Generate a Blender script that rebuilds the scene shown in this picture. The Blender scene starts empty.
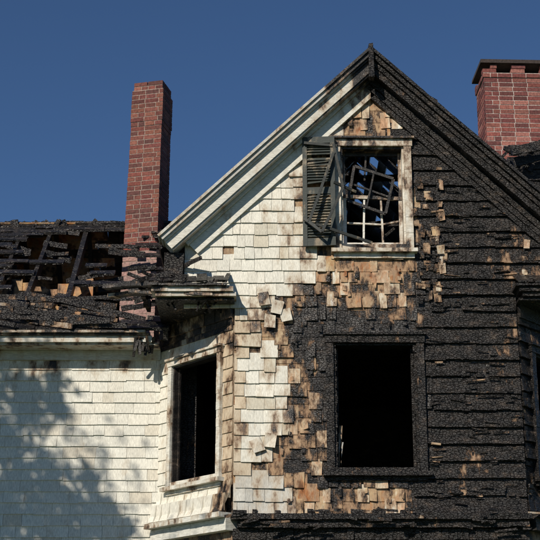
import bpy, math, random
from mathutils import Vector, Matrix, noise
random.seed(7)
R=random.random
def U(a,b): return a+(b-a)*R()
def nz(x,y,s=1.0,o=0.0): return noise.noise(Vector((x*s+o,y*s-o,o*1.7)))   # ~-1..1

# ------------------------------------------------------------ camera constants
TH=math.radians(18); FPX=1419.0; CY=-15.0; CZ=1.7
def to_photo(x,y,z):
    dy=y-CY; dz=z-CZ
    f=dy*math.cos(TH)+dz*math.sin(TH); u=-dy*math.sin(TH)+dz*math.cos(TH)
    return 270+FPX*x/f, 270-FPX*u/f
def lerp_tab(t,v):
    if v<=t[0][0]: return t[0][1]
    for (a,b),(c,d) in zip(t,t[1:]):
        if v<=c: return b+(d-b)*(v-a)/(c-a)
    return t[-1][1]

# ------------------------------------------------------------ materials
def wood_mat(name, rough=0.8, bump=0.35, grain=(6,6,40), soot_scale=7.0, crack=26.0, patch=0.0, char_rough=.42):
    m=bpy.data.materials.new(name); m.use_nodes=True
    nt=m.node_tree; N=nt.nodes; L=nt.links
    bs=N['Principled BSDF']
    at=N.new('ShaderNodeAttribute'); at.attribute_name='Col'
    tc=N.new('ShaderNodeTexCoord')
    mp0=N.new('ShaderNodeMapping'); mp0.inputs['Scale'].default_value=(1,1,.5); L.new(tc.outputs['Object'],mp0.inputs['Vector'])
    n1=N.new('ShaderNodeTexNoise'); n1.inputs['Scale'].default_value=soot_scale; n1.inputs['Detail'].default_value=6; n1.inputs['Roughness'].default_value=0.66
    L.new(mp0.outputs[0],n1.inputs['Vector'])
    a=N.new('ShaderNodeMath'); a.operation='MULTIPLY_ADD'; a.inputs[1].default_value=0.62; a.inputs[2].default_value=-0.31
    L.new(at.outputs['Alpha'],a.inputs[0])
    s=N.new('ShaderNodeMath'); s.operation='ADD'; L.new(a.outputs[0],s.inputs[0]); L.new(n1.outputs['Fac'],s.inputs[1])
    # grain
    mp=N.new('ShaderNodeMapping'); mp.inputs['Scale'].default_value=grain; L.new(tc.outputs['Object'],mp.inputs['Vector'])
    n2=N.new('ShaderNodeTexNoise'); n2.inputs['Scale'].default_value=3.0; n2.inputs['Detail'].default_value=4; n2.inputs['Roughness'].default_value=0.65
    L.new(mp.outputs[0],n2.inputs['Vector'])
    g=N.new('ShaderNodeMapRange'); g.inputs['From Min'].default_value=0.3; g.inputs['From Max'].default_value=0.7; g.inputs['To Min'].default_value=0.66; g.inputs['To Max'].default_value=1.12
    L.new(n2.outputs['Fac'],g.inputs['Value'])
    mul=N.new('ShaderNodeVectorMath'); mul.operation='SCALE'; L.new(at.outputs['Color'],mul.inputs[0]); L.new(g.outputs[0],mul.inputs['Scale'])
    base=mul.outputs[0]
    if patch:
        n4=N.new('ShaderNodeTexNoise'); n4.inputs['Scale'].default_value=patch; n4.inputs['Detail'].default_value=5; n4.inputs['Roughness'].default_value=.65; n4.inputs['Distortion'].default_value=.6
        L.new(mp0.outputs[0],n4.inputs['Vector'])
        r4=N.new('ShaderNodeValToRGB'); e=r4.color_ramp.elements; e[0].position=.34; e[0].color=(.30,.17,.11,1); e[1].position=.66; e[1].color=(1.3,1.5,1.8,1)
        q=e.new(.44); q.color=(.80,.50,.34,1); q=e.new(.55); q.color=(1,.95,.85,1)
        L.new(n4.outputs['Fac'],r4.inputs['Fac'])
        m4=N.new('ShaderNodeVectorMath'); m4.operation='MULTIPLY'; L.new(base,m4.inputs[0]); L.new(r4.outputs[0],m4.inputs[1]); base=m4.outputs[0]
    # grey smoke stain, then brown scorch halo, then char
    h0=N.new('ShaderNodeMapRange'); h0.inputs['From Min'].default_value=0.30; h0.inputs['From Max'].default_value=0.46; h0.interpolation_type='SMOOTHSTEP'; h0.inputs['To Max'].default_value=.6
    L.new(s.outputs[0],h0.inputs['Value'])
    m0=N.new('ShaderNodeMix'); m0.data_type='RGBA'; m0.inputs['B'].default_value=(.42,.33,.225,1)
    L.new(h0.outputs[0],m0.inputs['Factor']); L.new(base,m0.inputs['A'])
    h=N.new('ShaderNodeMapRange'); h.inputs['From Min'].default_value=0.41; h.inputs['From Max'].default_value=0.52; h.interpolation_type='SMOOTHSTEP'; h.inputs['To Max'].default_value=.85
    L.new(s.outputs[0],h.inputs['Value'])
    mh=N.new('ShaderNodeMix'); mh.data_type='RGBA'; mh.inputs['B'].default_value=(.18,.095,.048,1)
    L.new(h.outputs[0],mh.inputs['Factor']); L.new(m0.outputs['Result'],mh.inputs['A'])
    mr=N.new('ShaderNodeMapRange'); mr.inputs['From Min'].default_value=0.47; mr.inputs['From Max'].default_value=0.58; mr.interpolation_type='SMOOTHSTEP'
    L.new(s.outputs[0],mr.inputs['Value'])
    vo=N.new('ShaderNodeTexVoronoi'); vo.feature='DISTANCE_TO_EDGE'; vo.inputs['Scale'].default_value=crack
    mp2=N.new('ShaderNodeMapping'); mp2.inputs['Scale'].default_value=(1.0,1.0,1.9); L.new(tc.outputs['Object'],mp2.inputs['Vector'])
    L.new(mp2.outputs[0],vo.inputs['Vector'])
    n3=N.new('ShaderNodeTexNoise'); n3.inputs['Scale'].default_value=8; n3.inputs['Detail'].default_value=6; n3.inputs['Roughness'].default_value=.66; L.new(mp2.outputs[0],n3.inputs['Vector'])
    cr=N.new('ShaderNodeValToRGB'); e=cr.color_ramp.elements
    e[0].position=0.38; e[0].color=(0.006,0.0055,0.0055,1); e[1].position=0.57; e[1].color=(0.024,0.020,0.018,1)
    x=e.new(0.66); x.color=(0.062,0.046,0.036,1); x=e.new(0.76); x.color=(0.19,0.165,0.14,1)
    L.new(n3.outputs['Fac'],cr.inputs['Fac'])
    mx=N.new('ShaderNodeMix'); mx.data_type='RGBA'
    L.new(mr.outputs[0],mx.inputs['Factor']); L.new(mh.outputs['Result'],mx.inputs['A']); L.new(cr.outputs[0],mx.inputs['B'])
    L.new(mx.outputs['Result'],bs.inputs['Base Color'])
    rr=N.new('ShaderNodeMapRange'); rr.inputs['To Min'].default_value=rough; rr.inputs['To Max'].default_value=char_rough
    L.new(mr.outputs[0],rr.inputs['Value']); L.new(rr.outputs[0],bs.inputs['Roughness'])
    vm=N.new('ShaderNodeMapRange'); vm.inputs['From Max'].default_value=0.11; vm.inputs['To Max'].default_value=.95; L.new(vo.outputs['Distance'],vm.inputs['Value'])
    vmm=N.new('ShaderNodeMath'); vmm.operation='MULTIPLY'; L.new(vm.outputs[0],vmm.inputs[0]); L.new(mr.outputs[0],vmm.inputs[1])
    ad=N.new('ShaderNodeMath'); ad.operation='ADD'; L.new(vmm.outputs[0],ad.inputs[0]); L.new(n2.outputs['Fac'],ad.inputs[1])
    bp=N.new('ShaderNodeBump'); bp.inputs['Strength'].default_value=bump; bp.inputs['Distance'].default_value=0.010
    L.new(ad.outputs[0],bp.inputs['Height']); L.new(bp.outputs[0],bs.inputs['Normal'])
    return m
M_SH=wood_mat('painted_shingle',0.75,0.3,(40,40,7),5.0)
M_WD=wood_mat('scorched_wood',0.8,0.6,(34,34,6),6.5,patch=6.5)
M_TR=wood_mat('painted_trim',0.65,0.35,(5,5,30),6.0,char_rough=.5)
M_CH=wood_mat('charred_wood',0.7,0.8,(9,9,44),7.0,25.0,patch=9.0,char_rough=.33)
M_IN=wood_mat('scorched_boards',0.85,0.5,(6,6,34),6.0,patch=4.0,char_rough=.6)
def simple_mat(name,noise_scale,lo,hi,rough=0.9,bump=0.5,attr=False):
    m=bpy.data.materials.new(name); m.use_nodes=True; nt=m.node_tree;N=nt.nodes;L=nt.links; bs=N['Principled BSDF']
    bs.inputs['Roughness'].default_value=rough
    tc=N.new('ShaderNodeTexCoord'); n=N.new('ShaderNodeTexNoise'); n.inputs['Scale'].default_value=noise_scale; n.inputs['Detail'].default_value=5
    L.new(tc.outputs['Object'],n.inputs['Vector'])
    if attr:
        at=N.new('ShaderNodeAttribute'); at.attribute_name='Col'
        g=N.new('ShaderNodeMapRange'); g.inputs['From Min'].default_value=.3; g.inputs['From Max'].default_value=.7; g.inputs['To Min'].default_value=lo; g.inputs['To Max'].default_value=hi
        L.new(n.outputs['Fac'],g.inputs['Value'])
        mu=N.new('ShaderNodeVectorMath'); mu.operation='SCALE'; L.new(at.outputs['Color'],mu.inputs[0]); L.new(g.outputs[0],mu.inputs['Scale'])
        L.new(mu.outputs[0],bs.inputs['Base Color'])
    else:
        cr=N.new('ShaderNodeValToRGB'); cr.color_ramp.elements[0].color=lo; cr.color_ramp.elements[1].color=hi
        cr.color_ramp.elements[0].position=.35; cr.color_ramp.elements[1].position=.65
        L.new(n.outputs['Fac'],cr.inputs['Fac']); L.new(cr.outputs[0],bs.inputs['Base Color'])
    if bump:
        bp=N.new('ShaderNodeBump'); bp.inputs['Strength'].default_value=bump; bp.inputs['Distance'].default_value=.01
        L.new(n.outputs['Fac'],bp.inputs['Height']); L.new(bp.outputs[0],bs.inputs['Normal'])
    return m
M_BR=simple_mat('brick',38,0.6,1.28,0.9,0.6,True)
M_LF=simple_mat('leaf',3,0.7,1.3,0.6,0.0,True)
M_BK=simple_mat('bark',14,(.05,.035,.025,1),(.14,.11,.085,1),.95,.8)
M_GR=simple_mat('grass',2.0,(.035,.06,.018,1),(.07,.10,.03,1),1.0,.6)

# ------------------------------------------------------------ mesh builder
class B:
    def __init__(s): s.v=[]; s.f=[]; s.c=[]
    def hexa(s,P,col):
        k=len(s.v); s.v.extend(P)
        for q in ((0,3,2,1),(4,5,6,7),(0,1,5,4),(1,2,6,5),(2,3,7,6),(3,0,4,7)):
            s.f.append(tuple(k+i for i in q)); s.c.append(col)
    def quad(s,P,col):
        k=len(s.v); s.v.extend(P); s.f.append(tuple(range(k,k+len(P)))); s.c.append(col)
    def make(s,name,mat,parent=None):
        me=bpy.data.meshes.new(name); me.from_pydata([tuple(p) for p in s.v],[],s.f)
        ca=me.color_attributes.new('Col','FLOAT_COLOR','CORNER'); arr=[]
        for f,c in zip(s.f,s.c): arr.extend(list(c)*len(f))
        ca.data.foreach_set('color',arr); me.materials.append(mat); me.update()
        ob=bpy.data.objects.new(name,me); bpy.context.collection.objects.link(ob)
        if parent: ob.parent=parent
        return ob
class F:
    def __init__(s,O,Uv,V=(0,0,1)):
        s.O=Vector(O); s.U=Vector(Uv).normalized(); s.V=Vector(V).normalized(); s.N=s.U.cross(s.V)
    def p(s,u,v,n): return s.O+s.U*u+s.V*v+s.N*n
FW=F((0,0,0),(1,0,0))
def box(b,fr,u0,u1,v0,v1,n0,n1,col,rot=0.0,tilt=0.0,jit=0.0,nt=None,curl=0.0):
    if nt is None: nt=n1
    cu,cv,cn=(u0+u1)/2,(v0+v1)/2,(n0+n1)/2
    P=[(u0,v0,n0+max(0,-curl)),(u1,v0,n0+max(0,curl)),(u1,v1,n0),(u0,v1,n0),(u0,v0,n1+max(0,-curl)),(u1,v0,n1+max(0,curl)),(u1,v1,nt),(u0,v1,nt)]
    o=[]
    c,s=math.cos(rot),math.sin(rot); ct,st=math.cos(tilt),math.sin(tilt)
    for u,v,n in P:
        u-=cu;v-=cv;n-=cn
        if tilt: v,n=v*ct-n*st, v*st+n*ct
        if rot: u,v=u*c-v*s,u*s+v*c
        if jit: u+=U(-jit,jit); v+=U(-jit,jit); n+=U(-jit,jit)*.6
        o.append(fr.p(u+cu,v+cv,n+cn))
    b.hexa(o,col)
def subtract(rects,o):
    out=[]
    for (a0,a1,b0,b1) in rects:
        if o[0]>=a1 or o[1]<=a0 or o[2]>=b1 or o[3]<=b0: out.append((a0,a1,b0,b1)); continue
        if a0<o[0]: out.append((a0,o[0],b0,b1))
        if a1>o[1]: out.append((o[1],a1,b0,b1))
        x0=max(a0,o[0]); x1=min(a1,o[1])
        if b0<o[2]: out.append((x0,x1,b0,o[2]))
        if b1>o[3]: out.append((x0,x1,o[3],b1))
    return [r for r in out if r[1]-r[0]>.006 and r[3]-r[2]>.006]
def cut(rect,ops):
    rs=[rect]
    for o in ops: rs=subtract(rs,o)
    return rs
def stick(b,p0,p1,w,t,col,jit=0.0):
    p0=Vector(p0);p1=Vector(p1); d=(p1-p0)
    if d.length<1e-4: return
    V=d.normalized(); ref=Vector((0,-1,0)) if abs(V.y)<.9 else Vector((0,0,1))
    Uv=V.cross(ref).normalized()
    fr=F(p0,Uv,V)
    k=max(1,int(d.length/.12)) if jit else 1
    L_=d.length/k
    for i in range(k):
        a=U(-jit,jit)
        box(b,fr,-w/2+a,w/2+a,i*L_,(i+1)*L_-(.001 if k>1 else 0),-t/2+a*.5,t/2+a*.5,col,jit=jit*.5)
def chk(c,v=.06):
    k=1+U(-v,v)*2; w_=1+U(-v,v)*.35; return (c[0]*k*w_,c[1]*k,c[2]*k/w_)

house=bpy.data.objects.new('burned_house',None); bpy.context.collection.objects.link(house)

WHITE=(.76,.73,.64)
TANS=[(.50,.36,.21),(.42,.25,.12),(.58,.48,.34),(.34,.19,.10),(.48,.29,.14),(.66,.60,.49),(.40,.27,.17)]

# ------------------------------------------------------------ key dimensions (metres)
CX=1.16; AP=9.19; SL=0.96
XL,XR=-.39,2.71
GL,GR=-.95,3.27
ZG=6.23
def limits(z):
    if z<ZG: return XL,XR
    h=(AP-.36-z)/SL
    return max(GL,CX-h),min(GR,CX+h)
WLOW=(.69,1.59,4.339,5.723)
WUP=(.80,1.52,6.832,8.04)

bk=B()
z=3.85
while z<8.75:
    a,c=limits(z+.03)
    if c-a>.05:
        for r in cut((a,c,z,z+.06),[WLOW,WUP]): box(bk,FW,r[0],r[1],r[2],r[3],-.10,-.012,(.05,.035,.028,.85))
    z+=.06
bk.make('gable_wall_studs',M_CH,house)

bxT=[(97,352),(120,340),(135,334),(150,312),(255,312),(268,324),(280,320),(290,302),(303,272),(318,258),(338,260),(352,284),(400,291),(440,288),(455,272),(470,270),(482,290),(520,292)]
rxT=[(97,376),(135,402),(200,416),(255,428),(290,418),(330,416),(480,424),(540,430)]
def zone(x,z):
    px,py=to_photo(x,0,z)
    bx=lerp_tab(bxT,py)+nz(px,py,.05,3)*20+nz(px,py,.15,9)*8
    rx=lerp_tab(rxT,py)+nz(px,py,.04,5)*20
    if py>512: return 'char',px,py
    if px<bx: return 'white',px,py
    if px>rx: return 'char',px,py
    return 'burn',px,py
def soot_field(px,py):
    v=.48+.18*nz(px,py,.03,31)+.08*nz(px,py,.07,12)
    if 322<py<486: v+=.15*max(0,min(1,(px-300)/20))
    if 312<py<345 and px>290: v+=.11
    if 285<py<335 and 258<px<330: v+=.07
    if 255<py<290 and px>325: v-=.05
    if py>484: v-=.04
    if py<136: v-=.06
    if px>395: v+=.12*min(1,(px-395)/20)
    return v

sh=B(); z=3.85; bh=.15
while z<8.8:
    a,c=limits(z+bh*.6)
    if c-a>.1:
        u=a
        while u<c:
            w=U(.10,.22); u1=min(c,u+w)
            zn,px,py=zone((u+u1)/2,z+bh/2)
            if zn=='char': col=chk((.24,.13,.065),.05); al=.84
            elif zn=='burn': col=chk((.50,.31,.155),.05); al=soot_field(px,py)+.03
            else: col=chk((.50,.36,.22),.05); al=.46
            for r in cut((u,u1-.0005,z+.003,z+bh-.003),[WLOW,WUP]):
                box(sh,FW,r[0],r[1],r[2],r[3],-.010,.005+U(0,.002),(*col,al))
            u=u1
    z+=bh
sh.make('gable_wall_sheathing',M_WD,house)

HOLES=[(265,245,4),(257,353,6),(262,470,5),(301,262,4)]
wb=B(); wn2=B(); EX=.142
def shingle(b,fr,u0,u1,v,h,n0,n1,nt,col,al,ops,rot=0,tilt=0,jit=.002,curl=0):
    for r in cut((u0,u1,v,v+h),ops):
        box(b,fr,r[0]+.0015,r[1]-.0015,r[2],r[3],n0,n1,(*col,al),rot=rot,tilt=tilt,jit=jit,nt=nt,curl=curl)
z=3.86
while z<8.75:
    a,c=limits(z+.10)
    u=a-U(0,.1)
    while u<c:
        w=random.choice([.09,.11,.13,.15,.18,.20,.12])*U(.9,1.1)
        s0=max(u,a); s1=min(u+w,c); u+=w
        if s1-s0<.03: continue
        um=(s0+s1)/2
        zn,px,py=zone(um,z+.07)
        h=EX+.055
        if zn=='white':
            if any((px-hx)**2+(py-hy)**2<hr*hr*1.3 for hx,hy,hr in HOLES): continue
            bx=lerp_tab(bxT,py); edge=bx-px
            al=.06+.12*nz(px,py,.02,70); col=chk(WHITE,.035)
            if R()<.14: col=chk((.64,.59,.48),.03)
            if edge<70: al=max(al,.45*(1-max(0,edge)/70)**1.2)
            if py>474: col=chk((.53,.51,.46),.05); al=max(al,.30)
            if 290<py<345: al=max(al,.34-abs(py-318)*.004)
            if px<243 and 310<py<475: col=chk((.62,.52,.39),.05); al=max(al,.36)
            if edge<14 and R()<.12: continue
            if R()<.004: continue
            loose=edge<30 and R()<.35
            shingle(wb,FW,s0,s1,z+U(-.009,.004)-(U(0,.02) if loose else 0),h,.010,.030+U(0,.005),.013,col,al,[WLOW,WUP],
                    U(-.05,.05) if loose else U(-.016,.016),(U(-.06,-.02) if loose else 0),.002,U(-.015,.015) if loose else (U(-.008,.008) if R()<.3 else 0))
        elif zn=='burn':
            sf=soot_field(px,py)
            if R()<.46+.35*max(0,nz(px,py,.035,44)): continue
            col=chk(random.choice([(.54,.37,.20),(.58,.45,.30),(.48,.29,.14),(.56,.42,.26)]),.05); al=sf+U(-.03,.03)
            if R()<.26: col=chk((.72,.67,.57),.04); al=sf-.10
            hh=h*U(.75,1); s1b=s0+(s1-s0)*U(.75,1)
            shingle(wn2,FW,s0,s1b,z+U(-.012,.015),hh,.010,.020+U(0,.005),.013,col,al,[WLOW,WUP],U(-.03,.03),U(-.04,0),.005,U(-.014,.014))
    z+=EX
for i in range(150):
    x=U(-.1,1.85); zz=U(3.95,8.6); a,c=limits(zz)
    if not(a+.05<x<c-.05): continue
    zn,px,py=zone(x,zz)
    if zn!='burn': continue
    w=U(.02,.05); h=U(.04,.10)
    if any(o[0]-w-.1<x<o[1]+w+.1 and o[2]-h-.1<zz<o[3]+h+.1 for o in (WLOW,WUP)): continue
    al=soot_field(px,py)+U(-.1,.15)
    box(wn2,FW,x-w/2,x+w/2,zz-h/2,zz+h/2,.024,.029,(*chk(random.choice(TANS),.06),al),rot=U(-.12,.12),tilt=U(-.25,0),jit=.007,curl=U(-.02,.02))
for px_,py_,r_ in [(264,300,.22),(277,308,-.25),(270,322,-.12),(286,316,.2),(257,446,.4),(270,441,-.1)]:
    dyv=1349.5-.309*(270-py_); x=(px_-270)*15/dyv; zz=1.7+15*(438.5+.951*(270-py_))/dyv
    box(wb,FW,x-.06,x+.06,zz-.075,zz+.075,.042,.049,(*chk((.68,.64,.55),.04),.36),rot=r_,tilt=U(-.15,0),jit=.008,curl=U(-.03,.03))
wb.make('gable_wall_shingles',M_SH,house)
wn2.make('gable_wall_scorched_shingles',M_WD,house)

# charred, alligatored boards on the right-hand side
cb=B()
def charboards(b,fr,v0,v1,lim,test,ops,pitch=.185):
    z=v0; k=0
    while z<v1:
        off=U(-.005,.008)
        l=lim(z+pitch/2)
        if l:
            a,c=l; u=a
            while u<c:
                u1=min(c,u+U(.10,.34)); um=(u+u1)/2
                ex=nz(um,z*1.6,1.2,61); al=.94
                if ex>.12: al=.92-min(.26,(ex-.12)*.9)
                if test(um,z+pitch/2) and u1-u>.01 and nz(um,z,3,90+k)<.40:
                    for r in cut((u,u1-.001,z+U(.006,.020),z+pitch-.002),ops):
                        box(b,fr,r[0],r[1],r[2],r[3],.004,.040+off+nz(um,z,2,5)*.008,(*chk((.38,.22,.12),.08),al),jit=.003,nt=.012,curl=U(-.01,.01))
                u=u1
        rows=3
        for j in range(rows):
            hz=pitch/rows; zz=z+j*hz
            l=lim(zz+hz)
            if not l: continue
            a,c=l; u=a
            while u<c:
                w=U(.02,.09); u1=min(c,u+w); um=(u+u1)/2
                if test(um,zz):
                    ex=nz(um,z*1.6,1.2,61)
                    if R()<.30-.5*max(0,ex) and u1-u>.01:
                        prof=.038-.026*(j+.5)/rows+off
                        for r in cut((u+.001,u1-.0015,zz+.001+(.012 if j==0 else 0),zz+hz*U(.7,1.0)),ops):
                            box(b,fr,r[0],r[1],r[2],r[3],.006,prof+U(.003,.010),(*chk((.24,.15,.085),.1),.96 if R()>.07 else U(.55,.75)),jit=.004,tilt=.10+U(-.05,.05))
                u=u1
        z+=pitch; k+=1
def t_front(x,z): return zone(x,z)[0]=='char'
charboards(cb,FW,3.86,8.75,lambda z:(limits(z)),t_front,[(WLOW[0]-.05,WLOW[1]+.05,WLOW[2]-.05,WLOW[3]+.05),WUP])
for i in range(75):
    x=U(2.8,3.22) if R()<.6 else U(1.64,1.95); zz=U(6.2,7.7)
    a,c=limits(zz)
    if x>c-.05: continue
    w=U(.03,.07);h=U(.05,.13)
    box(cb,FW,x-w,x+w*.4,zz-h/2,zz+h/2,.040,.047,(*chk(random.choice([(.66,.62,.54),(.6,.5,.36),(.5,.3,.13)]),.08),U(.4,.64)),rot=U(-.1,.1),tilt=U(-.12,0),jit=.012)
for i in range(90):
    x=U(1.7,2.68); zz=U(3.95,7.6)
    w=U(.006,.018);h=U(.05,.2)
    box(cb,FW,x-h/2,x+h/2,zz-w/2,zz+w/2,.046,.056,(*chk((.36,.22,.12),.1),U(.55,.8)),rot=U(-.15,.15),tilt=U(-.4,.2),jit=.006)
cb.make('charred_boards',M_CH,house)

# ------------------------------------------------------------ canted corners
LF_=1.324
fL=F((-1.258,1.0,0),(.868,-1,0)); fR=F((XR,0,0),(.868,1.0,0))
WF=(LF_*.205,LF_*.825,4.31,5.66)
WFr=(LF_*.20,LF_*.78,4.31,5.66)
fb=B(); fs=B(); fc=B()
for fr,op in ((fL,WF),(fR,WFr)):
    for r in cut((0.001,LF_-.001,3.6,6.16),[op]): box(fb,fr,r[0],r[1],r[2],r[3],-.09,-.004,(.20,.12,.07,.6))
z=3.9
flare=lambda v: .16*max(0,(4.15-v)/.3)**1.5 if v<4.15 else 0
while z<6.1:
    u=-U(0,.1)
    while u<LF_:
        w=U(.10,.2); s0=max(0.002,u); s1=min(u+w,LF_-.002); u+=w
        if s1-s0<.02: continue
        m=(s0+s1)/2; al=.12; col=chk(WHITE,.03)
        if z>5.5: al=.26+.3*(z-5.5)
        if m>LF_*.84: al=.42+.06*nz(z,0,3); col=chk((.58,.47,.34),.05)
        if m<.12: al=.10
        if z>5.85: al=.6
        if R()<.01: continue
        f0,f1=flare(z),flare(z+EX)
        for r in cut((s0,s1,z,z+EX+.05),[WF]):
            box(fs,fL,r[0]+.0015,r[1]-.0015,r[2],r[3],f0*.9+.0 if f0 else 0,.026+f0,(*col,al),nt=.008+f1,jit=.002,rot=U(-.012,.012))
    z+=EX
fb.make('canted_corner_framing',M_CH,house)
fs.make('canted_corner_shingles',M_SH,house)
charboards(fc,fR,3.9,6.1,lambda z:(0.002,LF_-.002),lambda x,z:1,[WFr])
fc.make('canted_corner_charred_boards',M_CH,house)

# ------------------------------------------------------------ window frames
def seg_board(b,fr,u0,u1,v0,v1,n0,n1,col,al,vert,jit=.003,step=.09):
    L_=(v1-v0) if vert else (u1-u0); k=max(1,int(L_/step))
    for i in range(k):
        a=i/k;c=(i+1)/k
        cc=(*chk(col,.02),min(1,max(0,al+U(-.03,.03)))); g=.0004
        if vert: box(b,fr,u0,u1,v0+L_*a,v0+L_*c-g,n0,n1+U(-jit,jit),cc,jit=jit*.35)
        else: box(b,fr,u0+L_*a,u0+L_*c-g,v0,v1,n0,n1+U(-jit,jit),cc,jit=jit*.35)
def window(b,fr,op,cw,col,al,proud=.062,sash=.03,depth=.16,ral=.1,head=True):
    a,c,d,e=op
    seg_board(b,fr,a-cw,a-.001,d-.03,e+.0,.0,proud,col,al,True)
    seg_board(b,fr,c+.001,c+cw,d-.03,e+.0,.0,proud,col,al,True)
    seg_board(b,fr,a-cw-.01,c+cw+.01,e+.002,e+cw,.0,proud+.008,col,al,False)
    if head: seg_board(b,fr,a-cw-.025,c+cw+.025,e+cw+.002,e+cw+.025,.0,proud+.03,col,al,False)
    for (u0,u1,v0,v1) in ((a,a+.022,d,e),(c-.022,c,d,e)): seg_board(b,fr,u0,u1,v0+.002,v1-.002,-depth,.03,col,al+ral,True)
    seg_board(b,fr,a+.023,c-.023,e-.022,e-.002,-depth,.03,col,al+ral,False)
    for (u0,u1) in ((a+.023,a+.023+sash),(c-.023-sash,c-.023)): seg_board(b,fr,u0,u1,d+.03,e-.03,-depth*.6,-depth*.35,col,al+ral*.6,True)
    seg_board(b,fr,a-cw-.04,c+cw+.04,d-.075,d-.032,.0,proud+.05,col,al,False)
    seg_board(b,fr,a+.002,c-.002,d-.03,d+.02,-depth,.05,col,al,False)
    seg_board(b,fr,a-cw,c+cw,d-.12,d-.077,.0,proud-.01,col,al,False)
wn=B()
window(wn,FW,WLOW,.085,(.36,.25,.17),.78,ral=.1)
for i in range(6): 
    x=WLOW[0]+.05+U(0,.02); stick(wn,(x,.05,WLOW[2]+.05),(x+U(-.01,.04),.05,WLOW[2]+U(.15,.5)),.012,.01,(*chk((.45,.4,.34)),.4))
for i in range(50):
    s=random.choice((0,1)); x=WLOW[0]+.015 if s==0 else WLOW[1]-.015; zz=U(WLOW[2],WLOW[3])
    box(wn,FW,x-.016,x+.016,zz,zz+U(.03,.1),-.02,.035,(.05,.04,.035,.95),rot=U(-.2,.2),jit=.008)
wn.make('large_window_frame',M_CH,house)
wf=B(); window(wf,fL,WF,.065,(.68,.66,.59),.36,depth=.085,ral=.42,sash=.018)
wf.make('canted_corner_window_frame',M_TR,house)
wr=B(); window(wr,fR,WFr,.08,(.35,.32,.3),.76); wr.make('canted_corner_window_frame_b',M_CH,house)
wu=B()
a,c,d,e=WUP
WC=(.72,.69,.61)
seg_board(wu,FW,a-.085,a-.001,d-.03,e,.0,.06,WC,.34,True)
seg_board(wu,FW,c+.001,c+.085,d-.03,e,.0,.06,WC,.42,True)
seg_board(wu,FW,a-.10,c+.10,e+.002,e+.085,.0,.068,WC,.44,False)
seg_board(wu,FW,a-.12,c+.12,e+.087,e+.11,.0,.10,(.4,.35,.3),.64,False)
seg_board(wu,FW,a-.12,c+.12,d-.075,d-.032,.0,.11,WC,.40,False)
seg_board(wu,FW,a-.09,c+.09,d-.13,d-.077,.0,.05,WC,.30,False)
seg_board(wu,FW,a+.002,c-.002,d-.03,d+.03,-.16,.05,(.6,.55,.48),.45,False)
for (u0,u1) in ((a,a+.022),(c-.022,c)): seg_board(wu,FW,u0,u1,d+.002,e-.002,-.16,.03,WC,.40,True)
seg_board(wu,FW,a+.026,c-.026,e-.025,e-.002,-.16,.03,(.5,.44,.36),.6,False)
SW=(.74,.72,.66)
zm=(d+e)/2+.02
def sbar(u0,v0,u1,v1,w,al,n=-.06,col=SW): stick(wu,(u0,-n,v0),(u1,-n,v1),w,.03,(*chk(col,.03),al),.001)
sbar(a+.045,d+.03,a+.045,zm,.038,.16); sbar(c-.045,d+.03,c-.045,zm,.038,.36)
sbar(a+.06,d+.055,c-.06,d+.055,.05,.30,-.062)
sbar(a+.03,zm+.01,c-.03,zm-.02,.04,.55,-.05)
sbar(a+.25,d+.07,a+.27,zm,.022,.34,-.064); sbar(a+.47,d+.07,a+.455,zm,.022,.42,-.064)
sbar(a+.06,d+.32,a+.46,d+.30,.018,.44,-.068); sbar(a+.46,d+.30,c-.06,d+.34,.018,.5,-.068)
sbar(a+.04,zm+.02,a+.04,e-.03,.035,.5,-.10); sbar(c-.04,zm+.02,c-.04,e-.03,.035,.6,-.10)
sbar(a+.03,e-.045,c-.03,e-.045,.04,.7,-.10)
sbar(a+.28,zm+.22,a+.30,e-.05,.020,.85,-.1)
TQ=[(a+.16,zm+.36),(a+.60,zm+.20),(a+.50,zm-.22),(a+.08,zm-.06)]
for i in range(4):
    p,q=TQ[i],TQ[(i+1)%4]; stick(wu,(p[0],.0,p[1]),(q[0],-.01,q[1]),.032,.024,(*chk((.30,.27,.23)),.74),.0015)
stick(wu,(a+.38,.0,zm+.27),(a+.29,.0,zm-.13),.02,.02,(.3,.27,.23,.8),.001)
stick(wu,(a+.13,.02,zm+.15),(a+.55,.02,zm-.01),.02,.02,(.3,.27,.23,.8),.001)
wu.make('attic_window_frame',M_TR,house)

su=B()
fs_=F((.37,-.07,0),(1,-.10,0))
SC=(.036,.045,.041)
s0,s1,t0,t1=0,.365,6.82,8.13
for (u0,u1,v0,v1) in ((s0,s0+.05,t0,t1),(s1-.05,s1,t0,t1)): seg_board(su,fs_,u0,u1,v0,v1,0,.035,SC,.12,True,.001)
for v0,v1 in ((t0+.001,t0+.09),(t1-.08,t1-.001),((t0+t1)/2-.04,(t0+t1)/2+.04)): box(su,fs_,s0+.051,s1-.051,v0,v1,.003,.032,(*SC,.15))
v=t0+.10
while v<t1-.10:
    if abs(v-(t0+t1)/2)>.055 and R()>.06:
        box(su,fs_,s0+.051,s1-.051,v,v+.042,.013,.021,(*chk(SC,.08),.15),tilt=-.6,rot=U(-.015,.015) if R()<.9 else .12)
    v+=.034
su.make('window_shutter',M_TR,house)
hs=B()
def W0(px,py,y):
    dyv=1349.5-.309*(270-py); k=(y+15)/dyv
    return Vector(((px-270)*k,y,1.7+k*(438.5+.951*(270-py))))
A,Bp,C,D=W0(333,143,-.16),W0(343,188,-.2),W0(322,232,-.26),W0(309,222,-.22)
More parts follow.
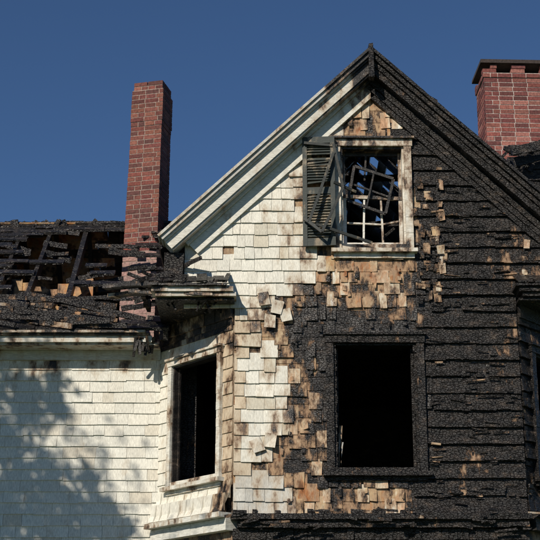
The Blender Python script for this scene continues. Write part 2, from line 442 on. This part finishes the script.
for p,q in ((W0(304,143,-.13),W0(337,146,-.14)),(A,Bp),(Bp,C),(C,D),(D,W0(334,152,-.18)),(W0(316,224,-.22),W0(372,243,-.12)),(W0(304,219,-.14),W0(318,228,-.2)),(W0(334,182,-.2),W0(356,192,-.1))):
    stick(hs,p,q,.030,.026,(*chk((.026,.030,.028),.02),.12),.0015)
hs.make('hanging_broken_sash',M_TR,house)

# ------------------------------------------------------------ rakes
def rake(b,side,s_len,q0,q1,y0,y1,colf,jit=0.0,seg=.12,s_start=0.0):
    dx=1/math.hypot(1,SL)*side; dz=-SL/math.hypot(1,SL)
    Dv=Vector((dx,0,dz)); Q=Vector((-side*SL/math.hypot(1,SL)*1,0,-1/math.hypot(1,SL)))
    O=Vector((CX,0,AP)); k=max(1,int((s_len-s_start)/seg)); st=(s_len-s_start)/k
    for i in range(k):
        sa=s_start+i*st; sb=s_start+(i+1)*st-(.0008)
        P=[]
        for y in (y1,y0):
            for (s_,q) in ((sa,q1),(sb,q1),(sb,q0),(sa,q0)):
                ss=s_
                if i==0 and s_==sa and s_start==0: ss=q*SL
                p=O+Dv*ss+Q*q; p=Vector((p.x,y,p.z))
                if jit: p+=Vector((U(-jit,jit),U(-jit,jit),U(-jit,jit)))
                P.append(p)
        if side<0: P=[P[1],P[0],P[3],P[2],P[5],P[4],P[7],P[6]]
        b.hexa(P,colf((sa+sb)/2))
LR=2.40*math.hypot(1,SL)
rl=B()
def wl(base,al0=.05):
    def f(s):
        burn=max(0,1-s/1.1)
        return (*chk(base,.012),min(.85,al0+burn*.55+.08*nz(s,0,2,al0*50)))
    return f
rake(rl,-1,LR,.000,.030,-.30,.0,wl((.55,.54,.50),.30))
rake(rl,-1,LR-.01,.031,.075,-.275,-.0,wl((.48,.47,.44),.26))
rake(rl,-1,LR-.02,.076,.098,-.245,-.0,wl((.60,.59,.54),.18))
rake(rl,-1,LR-.02,.099,.205,-.215,-.0,wl((.66,.64,.57),.18))
rake(rl,-1,LR-.02,.206,.225,-.195,-.0,wl((.5,.49,.45),.28))
rake(rl,-1,LR-.20,.226,.262,-.10,-.0,wl((.64,.63,.57),.18))
rake(rl,-1,LR-.22,.263,.400,-.062,-.0,wl((.72,.70,.62),.15))
rl.make('rake_trim_white',M_TR,house)
rr_=B()
ch=lambda s:(*chk(random.choice([(.30,.20,.14),(.34,.27,.21),(.20,.14,.10)]),.05),.90+.10*nz(s,0,1.5,4)+U(-.03,.03))
LX=LR+.05
rake(rr_,1,LX,.000,.035,-.30,.0,ch,.003,.14)
rake(rr_,1,LX,.038,.085,-.265,-.0,ch,.004,.12)
rake(rr_,1,LX,.090,.135,-.225,-.0,ch,.004,.15)
rake(rr_,1,LX,.140,.205,-.205,-.0,ch,.004,.11)
rake(rr_,1,LX,.210,.28,-.09,-.0,ch,.004,.12)
rake(rr_,1,LX-.2,.285,.340,-.070,-.0,ch,.004,.10)
rake(rr_,1,LX-.2,.345,.400,-.058,-.0,ch,.004,.12)
for s in [.08,.2,.33,.5,.75,1.2,1.5,1.9,2.3,2.7]:
    dx=1/math.hypot(1,SL); p=Vector((CX+dx*s,-.1,AP-SL*dx*s+U(.005,.03)))
    stick(rr_,p,p+Vector((dx*U(.2,.4),U(-.1,.2),-SL*dx*U(.18,.36))),.03,.1,(.03,.03,.03,.95),.006)
box(rr_,FW,CX-.028,CX+.028,AP-.40,AP+.02,.2,.315,(.06,.055,.05,.9),jit=.006)
rr_.make('rake_trim_charred',M_CH,house)

# ------------------------------------------------------------ cornice return & soffit at gable corners
cr_=B(); ct=B()
for side in (-1,1):
    x0=GL-.36 if side<0 else XR-.02; x1=XL+.02 if side<0 else GR+.36
    al=.45 if side<0 else .9
    a_,c_=(GL-.30,XL) if side<0 else (XR,GR+.30)
    box(cr_,FW,a_,c_,6.165,6.19,-1.05,.20,(.12,.10,.085,.75))
    fr=fL if side<0 else fR
    bb=ct if side<0 else cr_
    seg_board(bb,fr,.004,LF_-.004,6.02,6.163,.0,.05,(.45,.42,.38),.6 if side<0 else .9,False)
    seg_board(bb,fr,.004,LF_-.004,5.95,6.018,.0,.028,(.45,.38,.3),.62 if side<0 else .9,False)
    seg_board(bb,FW,x0+.06,x1,6.20,6.245,.0,.24,(.55,.53,.48),al,False,.004,.15)
    seg_board(bb,FW,x0+.02,x1-.03,6.248,6.30,.0,.27,(.60,.58,.53),al-.05,False,.004,.15)
    seg_board(bb,FW,x0-.02,x1-.10,6.303,6.33,.0,.31,(.3,.28,.26),min(.95,al+.25),False,.008,.1)
    fro=F((0,-.30,6.335),(1,0,0),(0,.27,.16))
    u=x0
    while u<x1-.1:
        w=U(.05,.13); box(cr_,fro,u,u+w-.003,U(-.02,.03),U(.2,.33),0,.012+U(0,.02),(*chk((.10,.09,.08),.2),.9),rot=U(-.12,.12),jit=.008); u+=w
stick(ct,(-1.42,.05,6.37),(-1.42,.95,6.42),.05,.12,(.35,.33,.3,.65),.01)
stick(ct,(-1.85,.2,6.43),(-1.18,-.2,6.36),.05,.10,(.12,.11,.1,.85),.008)
stick(ct,(-1.80,.3,6.36),(-1.2,-.1,6.30),.035,.10,(.45,.43,.4,.6),.006)
stick(ct,(-1.55,-.1,6.29),(-.62,-.29,6.20),.03,.03,(.4,.38,.35,.6),.006)
for i in range(30):
    p=Vector((U(-1.5,-1.0),U(-.2,.5),U(6.32,6.62))); d=Vector((U(-.3,.3),U(-.2,.2),U(-.10,.10)))
    stick(cr_,p,p+d,U(.015,.06),U(.01,.03),(*chk((.2,.13,.09),.2),U(.75,.95)),.006)
box(cr_,FW,-1.18,-.96,6.36,6.74,-.5,.10,(.05,.045,.04,.9),jit=.02)
for i in range(14):
    x=U(-1.2,-.5); stick(cr_,(x,U(-.25,.1),6.18),(x+U(-.1,.1),U(-.2,.1),6.18-U(.05,.14)),.02,.012,(*chk((.1,.08,.06),.2),.8),.004)
cr_.make('cornice_return_charred',M_CH,house); ct.make('cornice_return_trim',M_TR,house)

# ------------------------------------------------------------ lower band and storey below
lb=B()
seg_board(lb,FW,XL-.02,XR+.02,3.80,3.858,-.1,.16,(.30,.2,.13),.80,False,.008,.12)
seg_board(lb,FW,XL+.05,XR,3.72,3.797,-.1,.11,(.36,.28,.2),.76,False,.008,.12)
seg_board(lb,FW,XL,XR,3.60,3.715,-.1,.05,(.06,.05,.05),.9,False,.01,.07)
for i in range(60):
    x=U(XL,XR); p=Vector((x,U(-.2,-.05),U(3.7,3.90))); stick(lb,p,p+Vector((U(-.3,.3),U(-.04,.04),U(-.03,.03))),U(.012,.04),.012,(*chk(random.choice([(.3,.28,.25),(.2,.12,.07),(.5,.48,.42)]),.1),U(.55,.95)),.005)
lb.make('lower_cornice_charred',M_CH,house)
lc=B()
for fr,al,c0 in ((fL,.12,(.7,.69,.63)),(fR,.9,(.1,.09,.08))):
    seg_board(lc,fr,.0,LF_,3.83,3.885,-.1,.19,c0,al+.2,False,.003,.12)
    seg_board(lc,fr,.0,LF_,3.70,3.827,-.1,.10,c0,al,False,.003,.12)
lc.make('lower_cornice',M_TR,house)
gs=B()
op1=(.5,1.8,.9,3.0)
for r in cut((XL,XR,0,3.598),[op1]): 
    box(gs,FW,r[0],r[1],r[2],r[3],-.1,0,(.08,.07,.06,.8))
window(gs,FW,op1,.1,(.3,.26,.22),.7)
for fr in (fL,fR): box(gs,fr,.002,LF_-.002,0,3.598,-.1,0,(.5,.48,.44,.4))
z=.3
while z<3.5:
    u=XL
    while u<XR:
        w=U(.1,.22); 
        for r in cut((u,min(XR,u+w)-.002,z,z+.19),[(op1[0]-.1,op1[1]+.1,op1[2]-.1,op1[3]+.1)]): box(gs,FW,r[0],r[1],r[2],r[3],.001,.024,(*chk((.3,.25,.2),.1),.7),nt=.008)
        u+=w
    z+=EX
gs.make('ground_storey_wall',M_SH,house)

# ------------------------------------------------------------ main block shell, floors, roof
mb=B()
BB=(.05,.04,.034,.92)
def bx3(b,x0,x1,y0,y1,z0,z1,c): box(b,FW,x0,x1,z0,z1,-y1,-y0,c)
bx3(mb,GL,GL+.1,1.06,8,0,6.75,(.12,.1,.08,.75)); bx3(mb,GR-.1,GR,1.06,8,0,6.75,BB)
bx3(mb,GL,GR,8.001,8.1,0,6.75,BB)
bx3(mb,GL+.11,GR-.11,1.2,7.99,6.02,6.16,BB)
bx3(mb,XL+.02,XR-.02,.105,1.19,6.02,6.16,BB)
bx3(mb,XL+.02,XR-.02,.105,7.9,3.55,3.70,BB)
bx3(mb,GL+.11,GR-.11,4.6,4.7,3.701,6.019,BB)
bx3(mb,GL,XL-.7,1.02,1.055,0,6.1,BB)
z=6.76
while z<8.9:
    h=(AP-.15-z)/SL; bx3(mb,max(GL,CX-h),min(GR,CX+h),8.001,8.06,z,z+.095,BB); z+=.1
mb.make('main_block_shell',M_CH,house)
mr_=B(); dxn=1/math.hypot(1,SL)
for side in (-1,1):
    y=.35
    while y<8:
        p0=Vector((CX+side*.02,y,AP-.12)); p1=Vector((CX+side*2.35,y,AP-.12-SL*2.33))
        stick(mr_,p0,p1,.10,.05,(.07,.055,.045,.9),.004)
        y+=.6
    fro=F((CX,0,AP-.02),(0,-side,0),(side*dxn,0,-SL*dxn))
    v=.0
    while v<LR-.05:
        y=.0
        while y<8:
            L_=U(.4,1.2); ym=y+L_/2
            g=nz(ym,v,.9,130+side*7)
            hole=(1.2<ym<5.2 and g>(.04 if side>0 else .20))
            if R()<.06 and ym>1: hole=True
            if not hole:
                u0,u1=(-(y+L_-.004),-y) if side>0 else (y,y+L_-.004)
                box(mr_,fro,u0,u1,v,v+.137,-.05,-.028,(.08,.06,.05,.88),jit=.002)
            y+=L_
        v+=.14
stick(mr_,(CX,.1,AP-.11),(CX,8,AP-.11),.03,.16,(.06,.05,.04,.9),.003)
for y in (.9,2.6): stick(mr_,(CX-1.0,y,8.08+U(-.1,.1)),(CX+1.0,y,8.08+U(-.1,.1)),.08,.035,(.06,.05,.04,.9),.003)
for i in range(3): 
    p=Vector((U(.3,2.0),U(1.5,4.5),U(7.6,8.7))); stick(mr_,p,p+Vector((U(-.6,.6),U(-.5,.5),U(-.6,.6))),.035,.03,(.05,.045,.04,.9),.003)
mr_.make('main_roof_rafters',M_CH,house)

dm=B()
dy0,dy1=1.5,2.6
for x in [2.98+.16*i for i in range(9)]:
    top=8.72+.05*nz(x,0,3)-max(0,3.1-x)*1.2-U(0,.10)
    box(dm,FW,x,x+.15,7.0,top,-dy0-.04,-dy0,(.07,.055,.05,.9),jit=.008)
for k in range(9): 
    zz=7.2+k*.17; box(dm,FW,3.0,4.4,zz,zz+.15,-dy0+.002,-dy0+.024,(.16,.10,.07,.9),jit=.01,rot=U(-.02,.02))
bx3(dm,4.3,4.4,dy0,dy1,7,8.7,BB)
for i in range(14): 
    y=dy0-.3+i*.14; stick(dm,(2.95+U(0,.1),y,8.5+U(-.1,.06)),(4.5,y+U(-.1,.1),8.88+U(-.05,.05)),.12,.03,(.06,.055,.05,.9),.008)
for i in range(30):
    p=Vector((U(2.95,3.9),U(1.3,1.7),U(8.25,8.75))); stick(dm,p,p+Vector((U(-.2,.2),U(-.1,.1),U(-.14,.08))),U(.02,.06),.02,(*chk((.2,.14,.09),.1),.88),.006)
dm.make('charred_dormer',M_CH,house)

# ------------------------------------------------------------ left wing
wg=B(); fW=F((0,1.0,0),(1,0,0))
bb=B(); box(bb,fW,-7,-1.262,0,5.95,-.12,-.004,(.4,.3,.2,.5)); 
bx3(bb,-7,-6.9,1.13,5.9,0,6.1,(.5,.48,.44,.3)); bx3(bb,-7,-1,5.9,6.0,0,6.1,(.5,.48,.44,.3)); bx3(bb,-6.89,-1.0,1.13,5.89,5.75,5.85,BB)
bb.make('wing_wall_sheathing',M_IN,house)
z=.3; EXW=.128
while z<5.80:
    u=-7-U(0,.1)
    while u<-1.262:
        w=U(.12,.26); s0=max(-6.995,u); s1=min(u+w,-1.264); u+=w
        if s1-s0<.02: continue
        px,py=to_photo((s0+s1)/2,1,z+.06)
        col=chk((.765,.74,.655),.03); al=.08+.12*nz(px,py,.015,40)
        if R()<.08: col=chk((.67,.62,.52),.03)
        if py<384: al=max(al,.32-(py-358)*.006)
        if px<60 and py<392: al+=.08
        cl=U(-.009,.009) if R()<.3 else 0
        box(wg,fW,s0+.001,s1-.001,z+U(-.006,.004),z+EXW+.04,0,.024+U(-.002,.003),(*col,al),nt=.007,jit=.0012,rot=U(-.008,.008),curl=cl)
    z+=EXW
wg.make('wing_wall_shingles',M_SH,house)
wc=B()
wcol=(.60,.59,.54)
seg_board(wc,fW,-7,-1.27,5.79,5.90,.0,.045,wcol,.30,False,.001,.4)
seg_board(wc,fW,-7,-1.27,5.902,5.925,.0,.30,(.5,.49,.46),.4,False,.001,.4)
seg_board(wc,fW,-7,-1.35,5.927,6.00,.0,.335,(.64,.63,.58),.32,False,.001,.3)
seg_board(wc,fW,-7,-1.38,6.002,6.022,.0,.37,(.3,.29,.27),.6,False,.003,.15)
seg_board(wc,fW,-7,-1.42,6.024,6.052,.0,.40,(.45,.44,.42),.55,False,.004,.12)
for i in range(16):
    x=U(-1.55,-1.25); stick(wc,(x,U(.6,.8),5.98),(x+U(-.05,.05),U(.6,.8),5.98-U(.06,.22)),.03,.02,(.1,.08,.07,.8),.005)
wc.make('wing_cornice',M_TR,house)
wrf=B(); ang=math.radians(40); fS=F((0,.62,6.06),(1,0,0),(0,math.cos(ang),math.sin(ang))); LS=3.46
xx=-6.9
while xx<-1.1:
    if -2.2<xx<-1.5: xx+=.41; continue
    box(wrf,fS,xx,xx+.05,.0,LS*U(.8,1.0),-.14,-.02,(*chk((.42,.22,.10),.1),U(.70,.88)),jit=.008,rot=U(-.03,.03))
    xx+=U(.36,.50)
v=0
while v<LS:
    x=-7
    while x<-1.15:
        L_=U(.2,.8); xm=x+L_/2; t=v/LS
        g=nz(xm,v,1.0,77)
        miss=(-2.30<xm<-1.45 and .02<t<.93 and R()<.93) or (.24<t<.84 and -3.5<xm<-2.25 and R()<.84) or (g>.16 and .15<t<.88)
        if not miss and R()>.08:
            br=R()<.12
            box(wrf,fS,x,min(-1.15,x+L_)-.003,v+.002,v+.118,-.018,.004+U(0,.016),(*chk((.34,.19,.10) if br else (.14,.10,.075),.1),U(.65,.82) if br else U(.92,1.0)),jit=.006,tilt=U(-.06,.02),rot=U(-.03,.03))
            if R()<.2: 
                a_=x+U(0,L_); box(wrf,fS,a_,a_+U(.1,.3),v+U(-.03,.05),v+U(.06,.12),.02,.030,(*chk((.07,.068,.066),.1),.95),rot=U(-.08,.08),tilt=U(-.15,.05),jit=.008)
        x+=L_
    v+=.12
zr=6.06+LS*math.sin(ang); yr=.62+LS*math.cos(ang)
stick(wrf,(-7,yr,zr-.03),(-1.1,yr,zr-.02),.14,.04,(.07,.06,.05,.95),.01)
for i in range(44):
    x=U(-4.5,-1.2); stick(wrf,(x,yr-.05,zr-.08),(x+U(-.15,.15),yr+U(-.1,.05),zr+U(-.06,.07)),U(.03,.10),.02,(.05,.045,.04,.97),.008)
for i in range(50):
    x=U(-3.9,-2.3); v_=U(.0,.95); p=fS.p(x,v_,U(.03,.08)); 
    L_=U(.2,.9); an=U(-.6,.08)
    q=fS.p(x+L_*math.cos(an),max(-.02,v_+L_*math.sin(an)),U(.02,.10))
    stick(wrf,p,q,U(.02,.07),.018,(*chk(random.choice([(.36,.34,.32),(.34,.19,.10),(.22,.19,.17)]),.1),U(.62,.95)),.005)
for i in range(50):
    x=U(-3.9,-1.4); v_=U(.1,LS*.95); an=U(-.35,.35); L_=U(.1,.6)
    p=fS.p(x,v_,U(-.14,.0)); q=fS.p(x+L_*math.cos(an),min(LS,v_+L_*math.sin(an)),U(-.14,.0))
    stick(wrf,p,q,U(.03,.09),.02,(*chk((.30,.17,.09),.1),U(.7,.97)),.006)
for i in range(4):
    x=U(-3.3,-2.4); p=fS.p(x,U(.6,1.0),-.18); q=fS.p(x+U(-.3,.3),U(1.8,2.3),-U(.25,.5)); stick(wrf,p,q,.05,.05,(.38,.21,.10,.7),.006)
wrf.make('wing_roof_charred',M_CH,house)
wb2=B(); fBk=F((0,2*yr-.62,6.06),(-1,0,0),(0,-math.cos(ang),math.sin(ang)))
v=0
while v<LS-.05:
    x=1.0
    while x<7:
        L_=U(.4,1.4); x1=min(7,x+L_); g=nz(x,v,.9,15)
        col=chk((.40,.22,.10),.08); al=.66+.25*g
        if 2.3<(x+x1)/2<4.0 and v>.8: col=chk((.56,.30,.12),.06); al=.44+.2*g
        box(wb2,fBk,x,x1-.003,v+.002,v+.138,-.02,0,(*col,al),jit=.002); x=x1
    v+=.14
for x in [-4.2+.15*i for i in range(13)]:
    top=7.20+.25*nz(x,0,1.5,3)+U(-.12,.02)
    box(wb2,F((0,2.25,0),(1,0,0)),x,x+.147,5.86,top,-.02,0,(*chk((.60,.32,.12),.06),.42+.2*nz(x,1,2,8)),jit=.003)
for i in range(13): box(wb2,fBk,1.1+i*.45,1.15+i*.45,0,LS-.05,-.14,-.021,(.10,.06,.035,.75),jit=.004)
wb2.make('wing_attic_scorched_boards',M_IN,house)
jn=B()
for i in range(9):
    y=1.1+i*.3; top=min(8.1,6.1+(y-.62)*.84)
    stick(jn,(-1.12,y,6.0),(-1.12+U(-.03,.03),y,top),.09,.05,(.06,.05,.045,.9),.008)
for k in range(16):
    zz=6.2+k*.12; y0=.62+(zz-6.06)/.84+.05
    stick(jn,(-1.06,y0,zz),(-1.06,4.2,zz),.10,.02,(.05,.045,.04,.9),.004)
jn.make('wing_junction_wall',M_CH,house)

# ------------------------------------------------------------ chimneys
def chimney(b,cx,cy,wf,df,z0,n,rot,lean,corb,slots=None,cols=None,mort=(.42,.36,.32,1),pale=0):
    H=.068; J=.011; D=.10
    for k in range(n):
        t=k/n; w=wf(t)+corb(k,n); d=df(t)+corb(k,n); z=z0+k*H
        c=Vector((cx+lean[0]*t,cy+lean[1]*t,0)); ux=Vector((math.cos(rot),math.sin(rot),0))
        fr=F(c,ux)
        def run(f,L_,full,slot):
            a=-L_/2 if full else -L_/2+D+J; e=-a
            x=a; first=True
            while x<e-.02:
                bl=.20 if not(first and k%2) else .10
                x1=min(e,x+bl)
                if e-x1<.05: x1=e
                if not(slot and any(s0<(x+x1)/2<s1 for s0,s1 in slot)):
                    col=chk(random.choice(cols),.08)
                    if k<pale: col=tuple(v_*.5+m_*.5 for v_,m_ in zip(col,(.5,.36,.33)))
                    if n-k<12:
                        q=.75 if R()<.5 else 1; col=tuple(v_*q for v_ in col)
                    box(b,f[0],x,x1-(J if x1<e else 0),z,z+H-J,f[1]-D,f[1]+U(-.002,.002),(*col,1),jit=.0018)
                x=x1; first=False
        full=(k%2==0)
        sl=slots(k,n) if slots else None
        run((fr,d/2),w,full,sl)
        run((F(c,-ux),d/2),w,full,sl)
        run((F(c,(-ux.y,ux.x,0)),w/2),d,not full,sl)
        run((F(c,(ux.y,-ux.x,0)),w/2),d,not full,sl)
        if not sl and k<n-1:
            box(b,fr,-w/2+.0045,w/2-.0045,z-.001,z+H-.0005,-d/2+.0045,d/2-.0045,mort)
RED=[(.19,.055,.042),(.15,.045,.038),(.22,.08,.055),(.11,.042,.036),(.18,.06,.045)]
c1=B()
def corb1(k,n):
    r=n-1-k
    if r<2: return -.015
    if r<9: return .022
    if r<10: return .01
    return 0
chimney(c1,-1.72,3.25,lambda t:.51-.08*t,lambda t:.46-.06*t,6.2,61,math.radians(-14),(.07,0),corb1,None,RED,(.32,.25,.21,1),24)
c1.make('brick_chimney_narrow',M_BR,house)
c2=B()
def corb2(k,n):
    r=n-1-k
    return .03 if r<3 else 0
def slots2(k,n):
    r=n-1-k
    return [(-.28,-.02),(.08,.34)] if r in (0,1) else None
chimney(c2,3.47,3.3,lambda t:1.0,lambda t:.6,6.9,54,math.radians(2),(0,0),corb2,slots2,[(.23,.068,.055),(.18,.052,.046),(.26,.09,.07),(.14,.045,.04),(.30,.12,.095)],(.46,.39,.35,1))
c2.make('brick_chimney_wide',M_BR,house)
zt=6.9+54*.068
cp=B(); fc_=F((3.47,3.3,0),(math.cos(.035),math.sin(.035),0))
box(cp,fc_,-.545,.545,zt+.001,zt+.05,-.35,.35,(.045,.032,.028,1),jit=.004)
cp.make('chimney_cap',M_BR,house)

gr=B(); gr.quad([Vector((-400,-400,0)),Vector((400,-400,0)),Vector((400,400,0)),Vector((-400,400,0))],(.05,.08,.03,1)); gr.make('ground',M_GR)

# ------------------------------------------------------------ sun / tree
az=math.radians(30); el=math.radians(33)
S=Vector((-math.sin(az)*math.cos(el),-math.cos(az)*math.cos(el),math.sin(el)))
tr=bpy.data.objects.new('oak_tree',None); bpy.context.collection.objects.link(tr)
tb=B()
def tube(b,p0,p1,r0,r1,n=8):
    d=(p1-p0).normalized(); a=d.cross(Vector((0.3,1,0.1))).normalized(); c=d.cross(a)
    for i in range(n):
        t0=2*math.pi*i/n;t1=2*math.pi*(i+1)/n
        e0=a*math.cos(t0)+c*math.sin(t0); e1=a*math.cos(t1)+c*math.sin(t1)
        b.quad([p0+e0*r0,p0+e1*r0,p1+e1*r1,p1+e0*r1],(.1,.08,.06,1))
clumps=[]
def wallpt(px,py):
    dyv=1349.5-.309*(270-py); k=16/dyv
    return Vector(((px-270)*k,1.0,1.7+k*(438.5+.951*(270-py))))
for px,py,r,dist in [(8,378,.20,7.2),(35,395,.20,7.4),(58,384,.12,7.1),(22,412,.18,7.6),(60,410,.10,7.3),(5,440,.16,7.6),(25,470,.20,7.0),(8,500,.22,7.2),(50,490,.17,6.8),(40,520,.24,7.1),(75,500,.15,6.9),(90,478,.09,6.7),(100,512,.15,7.0),(75,535,.22,7.2),(122,528,.12,7.0),(20,545,.32,7.3),(110,545,.18,7.1),(60,570,.4,7.2),(130,600,.4,7.2),(-20,400,.35,7.5),(-30,470,.45,7.4),(-40,540,.5,7.2)]:
    clumps.append((wallpt(px,py)+S*dist,r))
T0=Vector((-8.0,-5.2,0)); T1=Vector((-7.6,-5.0,4.2)); T2=Vector((-7.3,-4.8,7.2))
tube(tb,T0,T1,.28,.2,12); tube(tb,T1,T2,.2,.12,10)
for i in range(34):
    clumps.append((Vector((-7.6+random.gauss(0,1.3)-.6,-5.0+random.gauss(0,1.3),8.0+random.gauss(0,1.3))),U(.4,.8)))
for c,r in clumps:
    base=T1.lerp(T2,U(.2,1)); mid=base.lerp(c,.55)+Vector((0,0,-.25)); tube(tb,base,mid,.05,.03,6); tube(tb,mid,c,.03,.012,5)
tb.make('trunk_and_limbs',M_BK,tr)
lf=B()
for c,r in clumps:
    for i in range(int(340*r/.3*(.4 if r>.45 else .8))):
        d=Vector((random.gauss(0,1),random.gauss(0,1),random.gauss(0,1)))*r*.60
        p=c+d; s=U(.04,.075); a=Vector((U(-1,1),U(-1,1),U(-1,1))).normalized(); q=a.orthogonal().normalized()
        k=U(.7,1.3); lf.quad([p-a*s,p+q*s*.55,p+a*s,p-q*s*.55],(.05*k,.09*k,.025*k,1))
lf.make('foliage',M_LF,tr)

sl=bpy.data.lights.new('sun','SUN'); sl.energy=4.5; sl.angle=math.radians(.55); sl.color=(1,.92,.79)
so=bpy.data.objects.new('sun',sl); bpy.context.collection.objects.link(so)
so.rotation_euler=(-S).to_track_quat('-Z','Y').to_euler()
w=bpy.data.worlds.new('World'); bpy.context.scene.world=w; w.use_nodes=True
nt=w.node_tree; bg=nt.nodes['Background']; sk=nt.nodes.new('ShaderNodeTexSky'); sk.sky_type='NISHITA'; sk.sun_disc=False
sk.sun_elevation=el; sk.sun_rotation=math.radians(210); sk.altitude=1500; sk.air_density=1.1; sk.dust_density=0; sk.ozone_density=8.0
nt.links.new(sk.outputs[0],bg.inputs[0]); bg.inputs[1].default_value=.068

cam=bpy.data.cameras.new('camera'); co=bpy.data.objects.new('camera',cam); bpy.context.collection.objects.link(co)
co.location=(0,CY,CZ); co.rotation_euler=(math.radians(90)+TH,0,0); cam.sensor_width=36; cam.lens=36*FPX/540; cam.clip_end=2000
bpy.context.scene.camera=co
sc=bpy.context.scene; sc.view_settings.view_transform='Standard'; sc.view_settings.look='None'; sc.view_settings.exposure=0
